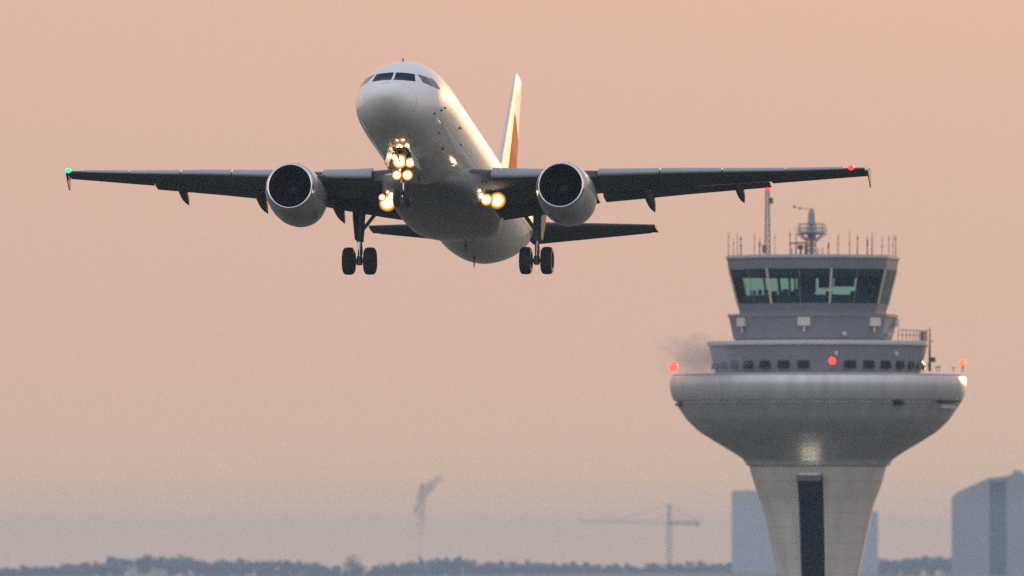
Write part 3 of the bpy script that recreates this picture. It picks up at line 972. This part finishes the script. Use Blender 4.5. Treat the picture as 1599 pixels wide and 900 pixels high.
# roof furniture
def roofpt(px, depth, py):
    return Vector(((px - 1277.5) / PM, depth, tz(py)))
rng = random.Random(3)
for i, px in enumerate((1138, 1145, 1151, 1158, 1177, 1185, 1212, 1232, 1241, 1296, 1306.5, 1324.5, 1341, 1352.6, 1360, 1379, 1387, 1393.5, 1399)):
    dx = abs(px - 1269.5) / PM
    half = math.sqrt(max(0.2, 7.0 ** 2 - dx * dx)) * .85
    dep = -half if i % 3 else half
    top = 362 + rng.random() * 5
    wp = MB()
    k_ = rng.choice((0.6, 0.8, 1.0, 1.2))
    lean = rng.uniform(-1.0, 1.0)
    if i % 4 == 1: top += rng.uniform(2, 9)
    wp.tube([roofpt(px, dep, 402), roofpt(px, dep, 389), roofpt(px + lean * .5, dep, top + 9), roofpt(px + lean, dep, top)], [.055 * k_, .045 * k_, .035 * k_, .018], 6)
    if i % 3 != 2: wp.tube([roofpt(px + lean * .6, dep, top + 9), roofpt(px + lean * .8, dep, top + 5)], .065 * k_, 6)
    if i % 2: wp.tube([roofpt(px, dep, 386), roofpt(px, dep, 381)], .07 * k_, 6)
    if i % 5 == 0: wp.tube([roofpt(px - 2.5, dep, 384), roofpt(px + 2.5, dep, 384)], .02, 4)
    wp.build('whip_antenna', M['antenna'], tower)
# lattice mast with red lamp
mx, md = 1198, -2.0
lm = MB()
c = roofpt(mx, md, 402)
H = tz(297) - tz(402)
for (sx, sy) in ((-1, -1), (1, -1), (1, 1), (-1, 1)):
    lm.tube([c + Vector((sx * .22, sy * .22, 0)), c + Vector((sx * .14, sy * .14, H))], .045, 5)
ns = 13
for i in range(ns):
    za, zb = H * i / ns, H * (i + 1) / ns
    wa = .22 - .08 * i / ns; wb = .22 - .08 * (i + 1) / ns
    cs = [(-1, -1), (1, -1), (1, 1), (-1, 1)]
    for j in range(4):
        p, q = cs[j], cs[(j + 1) % 4]
        lm.tube([c + Vector((p[0] * wa, p[1] * wa, za)), c + Vector((q[0] * wb, q[1] * wb, zb))], .028, 4)
        lm.tube([c + Vector((p[0] * wb, p[1] * wb, zb)), c + Vector((q[0] * wb, q[1] * wb, zb))], .028, 4)
mast = lm.build('lattice_mast', M['panel'], tower, smooth=False)
MB().sphere(c + Vector((0, 0, H + .22)), .26, 12, 8, (1, 1, 1.1)).build('obstruction_light', M['red_lamp'], mast)
MB().box(c + Vector((.3, -.1, H - .95)), (.34, .3, .5)).build('junction_box', M['antenna'], mast, smooth=False)
MB().box(c + Vector((-.25, -.1, .65)), (.4, .35, .7)).build('junction_box', M['panel'], mast, smooth=False)
# central radar head
rc = roofpt(1267.5, 0, 401)
def rz(py): return tz(py) - rc.z
rdm = MB()
cs4 = [(-1, -1), (1, -1), (1, 1), (-1, 1)]
for k in range(4):
    p, q = cs4[k], cs4[(k + 1) % 4]
    rdm.tube([rc + Vector((p[0] * pr(7), p[1] * pr(7), -.1)), rc + Vector((p[0] * pr(5), p[1] * pr(5), rz(350)))], .055, 6)
    for i in range(5):
        za, zb = rz(401 - i * 9), rz(401 - (i + 1) * 9)
        rdm.tube([rc + Vector((p[0] * pr(6.5), p[1] * pr(6.5), za)), rc + Vector((q[0] * pr(6.2), q[1] * pr(6.2), zb))], .035, 5)
        rdm.tube([rc + Vector((q[0] * pr(6.5), q[1] * pr(6.5), za)), rc + Vector((p[0] * pr(6.2), p[1] * pr(6.2), zb))], .035, 5)
rdm.lathe([(pr(3.4), -.1), (pr(3.4), rz(350)), (.01, rz(350))], c=rc, n=12)
rd = rdm.build('radar_pedestal', M['radome'], tower)
MB().lathe([(pr(6), rz(350)), (pr(6.4), rz(347)), (pr(5.2), rz(344)), (pr(5.6), rz(340)), (pr(5.2), rz(333)), (pr(3.0), rz(328)), (pr(1.0), rz(325)), (.01, rz(325))], c=rc, n=16).build('radome', M['radome'], rd)
rdx = MB()
rng2 = random.Random(9)
for k in range(16):
    x_ = -24 + 48 * k / 15
    y_ = rng2.uniform(348, 358)
    rdx.tube([rc + Vector((pr(x_), rng2.uniform(-.5, .5), rz(366))), rc + Vector((pr(x_ + rng2.uniform(-2, 2)), rng2.uniform(-.5, .5), rz(y_)))], .022, 4)
for y_ in (366, 360):
    rdx.tube([rc + Vector((pr(-24), 0, rz(y_))), rc + Vector((pr(24), 0, rz(y_)))], .03, 5)
for sx_ in (-1, 1):
    rdx.tube([rc + Vector((sx_ * pr(23), 0, rz(366))), rc + Vector((sx_ * pr(5), 0, rz(380)))], .03, 5)
rdx.build('dipole_array', M['radome'], rd, smooth=False)
pl = MB()
pl.lathe([(pr(7), rz(366)), (pr(21), rz(364)), (pr(21), rz(362.5)), (pr(7), rz(362.5))], c=rc, n=24)
for k in range(10):
    q = 2 * math.pi * k / 10
    e = Vector((math.cos(q), math.sin(q), 0))
    pl.tube([rc + e * pr(20.5) + Vector((0, 0, rz(363))), rc + e * pr(20.5) + Vector((0, 0, rz(350)))], .03, 4)
    pl.tube([rc + e * pr(20) + Vector((0, 0, rz(365))), rc + e * pr(7) + Vector((0, 0, rz(376)))], .045, 5)
for hh in (350, 356):
    pts = [rc + Vector((pr(20.5) * math.cos(2 * math.pi * k / 24), pr(20.5) * math.sin(2 * math.pi * k / 24), rz(hh))) for k in range(25)]
    pl.tube(pts, .025, 4, cap=False)
pl.build('railed_platform', M['radome'], rd, smooth=False)
ar = MB()
ar.tube([rc + Vector((pr(2), 0, rz(327))), rc + Vector((pr(-14), 0, rz(326))), rc + Vector((pr(-27), 0, rz(323)))], .025, 5)
ar.sphere(rc + Vector((pr(-27), 0, rz(323))), .11, 8, 6)
ar.sphere(rc + Vector((pr(-18), 0, rz(325.5))), .10, 8, 6)
ar.build('wind_sensor_arm', M['panel'], rd)
# brown bar radar
bb = MB()
b0 = roofpt(1258, -1.5, 401)
bb.tube([b0, b0 + Vector((0, 0, rz(382)))], .11, 8)
bb.tube([roofpt(1250, -1.5, 401), roofpt(1250, -1.5, 383)], .09, 8)
bb.box(roofpt(1249.5, -1.5, 386.5), (.5, .4, .35))
bb.build('bar_radar_post', M['antenna'], tower)
MB().box(roofpt(1247.5, -1.5, 380.3), (pr(27), .22, .13), Matrix.Rotation(R(-2), 3, 'Y')).build('bar_radar', M['antenna'], tower, smooth=False)
for px in (1236, 1243, 1277, 1284):
    MB().tube([roofpt(px, -1.2, 401), roofpt(px, -1.2, 388)], .05, 5).build('short_post', M['radome'], tower)

# railing on deck roof (right side) and back
for k in range(15):
    dg = 46 + k * 3.4
    MB().tube([at_ang(dg, pr(170), tz(534)), at_ang(dg, pr(170), tz(517))], .03, 5).build('rail_post', M['antenna'], tower)
for hh in (517, 525):
    MB().tube([at_ang(46 + k * 3.4, pr(170), tz(hh)) for k in range(15)], .028, 5).build('handrail', M['antenna'], tower)
MB().box(at_ang(88, pr(163), tz(526)), (.4, .5, .85)).build('roof_cabinet', M['panel'], tower, smooth=False)
# instrument pole at the right
ip = MB()
p0 = roofpt(1452, 0.2, 580); p1 = roofpt(1452.5, 0.2, 512)
ip.tube([p0, roofpt(1452, .2, 545), p1], [.13, .08, .04], 8)
ip.tube([roofpt(1446, .2, 516), roofpt(1454, .2, 516)], .03, 5)
ip.tube([roofpt(1444, .2, 538), roofpt(1458, .2, 532)], .03, 5)
ip.box(roofpt(1457, .2, 562), (.42, .4, .42))
ip.box(roofpt(1451.5, .2, 570), (.28, .3, .3))
ip.build('instrument_pole', M['antenna'], tower)
for px, hgt in ((1442, 572), (1463, 573), (1467, 572), (1489, 574)):
    sb_ = MB().tube([roofpt(px, .1, 581), roofpt(px, .1, hgt)], .035, 5)
    sb_.tube([roofpt(px - 3, .1, hgt + 1), roofpt(px + 3, .1, hgt)], .035, 5)
    sb_.build('deck_bracket', M['antenna'], tower)
# obstruction lights on the rim
for px, py, r, mm, dep in ((1503.5, 567, .27, 'amber_lamp', 0), (1045, 574, .38, 'faint_red_lamp', -3.5), (1295, 567, .28, 'red_lamp', -12.2)):
    if px < 1100: px = 1051; 
    ol = MB().tube([roofpt(px, dep, 581), roofpt(px, dep, py + 4)], .05, 6).tube([roofpt(px, dep, py + 6), roofpt(px, dep, py + 3)], .14, 10).build('lamp_post', M['antenna'], tower)
    MB().sphere(roofpt(px, dep, py), r, 14, 9, (1, 1, 1.1)).build('obstruction_light', M[mm], ol)
# uplight under the bowl, over the stair strip, on a short bracket
frot = Matrix.Rotation(R(-8), 3, 'Z') @ Matrix.Rotation(R(22), 3, 'X')
fc = at_ang(-8, pr(sp(744)) + .75, tz(748))
up = MB().box(fc, (2.0, .5, .22), frot).build('floodlight', M['panel'], tower, smooth=False)
fh = MB()
for ox_, oy_, sx_, sy_ in ((0, -.25, 2.0, .05), (0, .25, 2.0, .05), (-1.0, 0, .05, .5), (1.0, 0, .05, .5)):
    fh.box(fc + frot @ Vector((ox_, oy_, .26)), (sx_, sy_, .3), frot)
fh.build('floodlight_hood', M['panel'], up, smooth=False)
MB().tube([at_ang(-8, pr(sp(744)) - .1, tz(750)), fc], .07, 6).build('floodlight_bracket', M['panel'], up)
MB().box(fc + frot @ Vector((0, 0, .13)), (1.8, .34, .03), frot).build('floodlight_lens', emit('floodlight_lens', (1.0, .84, .6), 4.0), up, smooth=False)

# =================================================================== BACKGROUND
def prism(mb, poly, y0, y1):
    """poly: (x, z) outline extruded in y"""
    n = len(poly)
    A = [(x, y0, z) for x, z in poly]; B = [(x, y1, z) for x, z in poly]
    return mb.add(A + B, [tuple(range(n)), tuple(range(2 * n - 1, n - 1, -1))] + [(k, (k + 1) % n, n + (k + 1) % n, n + k) for k in range(n)])


def loc_poly(pts, d, o): return [(P(x, y, d).x - o.x, P(x, y, d).z - o.z) for x, y in pts]


# stepped block at the right edge
d = 9800
o = Vector((P(1545, 900, d).x, d, terrain(100, d)))
b = empty('stepped_block', o, 'hazy grey building with slanting roofline at the right edge of the view', 'building')
zb = 0
def gl(px): return P(px, 900, d).x - o.x
L1 = loc_poly([(1488, 776), (1497, 768), (1545, 747)], d, o)
prism(MB(), [(gl(1488), -.5), (gl(1545), -.5)] + L1[::-1], -3, 30).build('wall', M['bldg'], b, smooth=False)
L2 = loc_poly([(1545.3, 752), (1571, 752)], d, o)
prism(MB(), [(gl(1545.3), -.5), (gl(1571), -.5)] + L2[::-1], 4.5, 24).build('recessed_bay', M['bldg_glass'], b, smooth=False)
L3 = loc_poly([(1571.3, 744), (1582, 740), (1700, 738)], d, o)
prism(MB(), [(gl(1571.3), -.5), (gl(1700), -.5)] + L3[::-1], -1.6, 30).build('wall', M['bldg'], b, smooth=False)
for k in range(9):
    zk = L2[0][1] - 4.2 - k * 3.6
    prism(MB(), [(gl(1546), zk), (gl(1570.5), zk), (gl(1570.5), zk + .4), (gl(1546), zk + .4)], 4.2, 4.6).build('floor_band', M['bldg'], b, smooth=False)
for px_, w_, h_ in ((1520, 10, 7), (1590, 14, 6)):
    z_ = P(px_, 765 if px_ < 1550 else 741, d).z - o.z
    prism(MB(), [(gl(px_ - w_ / 2), z_ - 3), (gl(px_ + w_ / 2), z_ - 3), (gl(px_ + w_ / 2), z_ + h_ * d / F), (gl(px_ - w_ / 2), z_ + h_ * d / F)], 6, 12).build('roof_plant', M['bldg'], b, smooth=False)
pb = MB()
prism(pb, loc_poly([(1545, 746.5), (1571, 744), (1571, 752), (1545, 752)], d, o), 1.0, 20)
pb.build('bridge_roof', M['bldg'], b, smooth=False)

# pale block behind the tower shaft
d = 11000
o = Vector((P(1257, 900, d).x, d, terrain(55, d)))
b = empty('slab_block', o, 'pale hazy slab building standing behind the tower shaft', 'building')
prism(MB(), [(P(1143, 900, d).x - o.x, -.5), (P(1371, 900, d).x - o.x, -.5)] + loc_poly([(1371, 800), (1340, 790), (1215, 766), (1146, 766), (1143, 770)], d, o), 0, 16).build('wall', M['bldg_pale'], b, smooth=False)
for k in range(10):
    z = P(1200, 784 + k * 12, d).z - o.z
    prism(MB(), [(P(1150, 900, d).x - o.x, z), (P(1365, 900, d).x - o.x, z), (P(1365, 900, d).x - o.x, z + .12), (P(1150, 900, d).x - o.x, z + .12)] if k > 2 else
          [(P(1150, 900, d).x - o.x, z), (P(1230, 900, d).x - o.x, z), (P(1230, 900, d).x - o.x, z + .12), (P(1150, 900, d).x - o.x, z + .12)], -.06, .02).build('floor_band', M['bldg'], b, smooth=False)

# chimney with smoke
d = 11900
CS = 3.1
c = P(656, 905, d)
gz = terrain(c.x, d)
ch = empty('chimney', (c.x, d, gz), 'slender hazy industrial chimney rising above the woods', 'chimney')
def cz(py): return P(656, py, d).z - gz
MB().lathe([(r_ * CS, z_) for r_, z_ in [(.8, -.5), (.45, cz(890)), (.32, cz(873)), (.35, cz(872)), (.35, cz(868)), (.26, cz(868)), (.26, cz(872))]], n=24).build('stack', M['brick'], ch)
sm = MB()
rng = random.Random(8)
wv = [(656, 867, .45), (657, 862, .5), (656, 857, .5), (656, 851, .5), (657, 845, .45), (656, 839, .5), (656, 834, .55), (655, 827, .7), (656, 820, .8), (658, 812, .9), (656, 804, 1.05), (655, 796, 1.25), (657, 788, 1.5), (656, 780, 1.7), (659, 773, 1.85), (663, 767, 1.9), (668, 762, 1.8), (674, 757, 1.6), (679, 752, 1.35), (684, 748, 1.0), (687, 745, .7)]
for px, py, r in wv:
    for k in range(4):
        q = P(px + rng.uniform(-5, 5), py + rng.uniform(-4, 4), d + rng.uniform(-1, 1))
        sm.sphere((q.x, q.y, q.z), r * CS * rng.uniform(.35, .7), 10, 7, (1, 1, rng.uniform(.8, 1.5)))
smo = sm.build('smoke_plume', volume('smoke', (.28, .31, .36), .2))
tag(smo, 'grey smoke plume leaning right above the slender chimney', 'smoke')


# tower cranes
def lattice(mb, a, b, w, n, r):
    a, b = Vector(a), Vector(b)
    t = (b - a).normalized()
    u = Vector((0, 1, 0)) if abs(t.y) < .9 else Vector((1, 0, 0))
    v = t.cross(u).normalized(); u = v.cross(t).normalized()
    cs = [(-1, -1), (1, -1), (1, 1), (-1, 1)]
    L = (b - a).length
    for s in cs: mb.tube([a + (u * s[0] + v * s[1]) * w / 2, b + (u * s[0] + v * s[1]) * w / 2], r, 4)
    for i in range(n):
        for j in range(4):
            p, q = cs[j], cs[(j + 1) % 4]
            mb.tube([a + t * (L * i / n) + (u * p[0] + v * p[1]) * w / 2, a + t * (L * (i + 1) / n) + (u * q[0] + v * q[1]) * w / 2], r * .7, 4)
    return mb


def crane(px, jib_y, apex_y, jl, jr, d, label, r, w):
    c = P(px, 905, d)
    gz = terrain(c.x, d)
    o = Vector((c.x, d, gz))
    e = empty('tower_crane', o, label, 'crane')
    def q(x, y): return P(x, y, d) - o
    lattice(MB(), (0, 0, -.5), q(px, jib_y + 6), w, 22, r * .7).build('mast', M['crane'], e, smooth=False)
    MB().box(q(px, jib_y + 3), (w * 1.25, w * 1.25, 1.1)).build('slewing_unit', M['crane'], e, smooth=False)
    MB().box(q(px, jib_y - 1) + Vector((.9, -.9, 0)), (1.2, 1.2, 1.6)).build('operator_cab', M['bldg_pale'], e, smooth=False)
    lattice(MB(), q(px, jib_y), q(px, apex_y), w * .6, 6, r).build('apex', M['crane'], e, smooth=False)
    lattice(MB(), q(px, jib_y), q(jl, jib_y - 3), w * .5, 26, r * .3).build('jib', M['crane'], e, smooth=False)
    lattice(MB(), q(px, jib_y), q(jr, jib_y), w * .7, 8, r).build('counter_jib', M['crane'], e, smooth=False)
    MB().box(q(jr - (4 if jr > px else -4), jib_y + 3), (1.7, 1.5, 2.4)).build('counterweight', M['bldg'], e, smooth=False)
    tb = MB()
    tb.tube([q(px, apex_y), q(px + (jl - px) * .6, jib_y - 3)], r * .5, 4)
    tb.tube([q(px, apex_y), q(jr, jib_y - 1)], r * .5, 4)
    tb.build('tie_bar', M['crane'], e, smooth=False)


crane(1045, 817, 788, 905, 1093, 11900, 'faint tower crane with long jib left of the control tower', .29, 3.4)

# woodland on the far ridge
def tops(px):
    return lerp(px, [-80, 0, 60, 150, 172, 230, 290, 330, 350, 420, 480, 520, 534, 560, 574, 585, 640, 690, 720, 750, 800, 880, 1000, 1100, 1140, 1380, 1440, 1490, 1700],
                [882, 881, 880, 874, 867, 864, 866, 873, 870, 869, 873, 881, 879, 879, 880, 877, 874, 869, 866, 875, 872, 876, 878, 874, 877, 870, 864, 866, 868])


rng = random.Random(21)


def leafy(mb, c, rx, rz, n, size, rng):
    """leaf clumps spread through an uneven crown"""
    lobes = [(Vector((rng.uniform(-.5, .5) * rx, rng.uniform(-.5, .5) * rx, rng.uniform(-.45, .5) * rz)), rng.uniform(.45, .7)) for _ in range(6)]
    for _ in range(n):
        l, s = rng.choice(lobes)
        q = Vector((rng.gauss(0, 1), rng.gauss(0, 1), rng.gauss(0, 1))).normalized() * (rng.random() ** .45)
        p = Vector(c) + l + Vector((q.x * rx * s, q.y * rx * s, q.z * rz * s))
        a = Vector((rng.gauss(0, 1), rng.gauss(0, 1), rng.gauss(0, 1))).normalized()
        b_ = a.orthogonal().normalized()
        k = size * rng.uniform(.6, 1.3)
        mb.add([p - a * k, p + b_ * k * .6, p + a * k, p - b_ * k * .6], [(0, 1, 2, 3)])


wood = MB()
for layer, (dd, drop, cnt) in enumerate(((11700, 4, 420), (11450, 9, 330), (11200, 15, 260))):
    for i in range(cnt):
        px = -60 + 1760 * (i + rng.random()) / cnt
        dist = dd + rng.uniform(-40, 40)
        if 528 < px < 580 and layer == 0: continue
        top = P(px, tops(px) + drop + rng.uniform(-3, 5) ** 1, dist)
        rz_ = rng.choice((1.4, 1.8, 2.3, 2.8, 3.4)) * rng.uniform(.85, 1.15)
        rx_ = rz_ * rng.uniform(.9, 2.0)
        if rng.random() < .12: top.z += rng.uniform(.5, 1.6)
        cz_ = top.z - rz_ * 1.05
        leafy(wood, (top.x, dist, cz_), rx_, rz_, 150, .5, rng)
        leafy(wood, (top.x, dist, cz_ - rz_ * 1.1), rx_ * 1.1, rz_, 110, .75, rng)
        wood.tube([(top.x, dist, terrain(top.x, dist) - .5), (top.x, dist, cz_)], [.3, .12], 5)
wo = wood.build('woodland', M['leaf'], smooth=False, recalc=False)
tag(wo, 'hazy blue woodland along the horizon', 'woodland', kind='stuff')

# the round crown that stands up from the woods
d = 11300
c = P(553, 905, d)
gz = terrain(c.x, d)
tr = empty('round_tree', (c.x, d, gz), 'round-crowned tree standing proud of the hazy treeline', 'tree')
hz_ = P(553, 863, d).z - gz
MB().tube([(0, 0, -.5), (0.05, 0, hz_ * .5), (0, 0, hz_ * .8)], [.35, .22, .08], 8).build('trunk', M['bark'], tr)
cw = MB()
rx = 19 * d / F
for (ox, oz, s) in ((0, 0, 1), (-.3, -.25, .85), (.3, -.3, .85), (0, -.9, 1.05), (0, -1.6, 1.0)):
    leafy(cw, (ox * rx, 0, hz_ - rx * .95 + oz * rx), rx * .85 * s, rx * .85 * s, 420, .5, rng)
cw.build('crown', M['leaf'], tr, smooth=False, recalc=False)

# small pale houses among the trees
for px, py, wpx, lab in ((207, 884, 16, 'small pale building glimpsed left among the hazy trees'), (247, 889, 26, 'wider pale building glimpsed right among the hazy trees')):
    d = 11000
    c = P(px, 905, d)
    gz = terrain(c.x, d)
    o = Vector((c.x, d, gz))
    h = empty('pale_house', o, lab, 'house', 'pale buildings among the trees')
    w2 = wpx / 2 * d / F
    zt = P(px, py, d).z - gz
    prism(MB(), [(-w2, -.5), (w2, -.5), (w2, zt - .8), (-w2, zt - .8)], -3, 3).build('wall', M['bldg_pale'], h, smooth=False)
    prism(MB(), [(-w2 - .3, zt - .79), (w2 + .3, zt - .79), (w2 * .6, zt), (-w2 * .6, zt)], -3.3, 3.3).build('roof', M['roof'], h, smooth=False)

# dark volume added in place of exhaust heat shimmer, left end of tower deck
sv = bpy.data.materials.new('shimmer_volume')
sv.use_nodes = True
nt = sv.node_tree
nt.nodes.clear()
o_ = nt.nodes.new('ShaderNodeOutputMaterial')
pv = nt.nodes.new('ShaderNodeVolumePrincipled')
pv.inputs['Color'].default_value = (.48, .50, .56, 1)
t_ = nt.nodes.new('ShaderNodeTexCoord')
ln_ = nt.nodes.new('ShaderNodeVectorMath'); ln_.operation = 'LENGTH'
nt.links.new(t_.outputs['Object'], ln_.inputs[0])
nz = nt.nodes.new('ShaderNodeTexNoise')
nz.inputs['Scale'].default_value = 3.2
nz.inputs['Detail'].default_value = 5
nz.inputs['Roughness'].default_value = .65
nt.links.new(t_.outputs['Object'], nz.inputs['Vector'])
m1 = nt.nodes.new('ShaderNodeMath'); m1.operation = 'MULTIPLY_ADD'       # 1.35 * noise - length
m1.inputs[1].default_value = 1.5
nt.links.new(nz.outputs['Fac'], m1.inputs[0])
m0 = nt.nodes.new('ShaderNodeMath'); m0.operation = 'MULTIPLY'
m0.inputs[1].default_value = -1.0
nt.links.new(ln_.outputs['Value'], m0.inputs[0])
nt.links.new(m0.outputs[0], m1.inputs[2])
m2 = nt.nodes.new('ShaderNodeMath'); m2.operation = 'MULTIPLY'; m2.use_clamp = True
m2.inputs[1].default_value = 1.0
nt.links.new(m1.outputs[0], m2.inputs[0])
m3 = nt.nodes.new('ShaderNodeMath'); m3.operation = 'MULTIPLY'
m3.inputs[1].default_value = 0.3
nt.links.new(m2.outputs[0], m3.inputs[0])
nt.links.new(m3.outputs[0], pv.inputs['Density'])
nt.links.new(pv.outputs[0], o_.inputs['Volume'])
es = MB().sphere((0, 0, 0), 1.0, 24, 16).build('shimmer_volume', sv)
es.location = P(1100, 562, 1291)
es.scale = (5.4, 6.0, 3.0)
es.rotation_euler = (0, R(12), 0)
tag(es, 'thin dark volume standing in for heat shimmer at the left end of the tower deck', 'smoke', kind='stuff')

# =================================================================== HAZE
hz = MB().box((0, 0, 42.0), (24800, 24800, 88.0))
hb_ = hz.build('haze', volume('haze', (0.43, 0.60, 0.84), 0.82e-4, 0.0), smooth=False)
tag(hb_, kind='stuff')
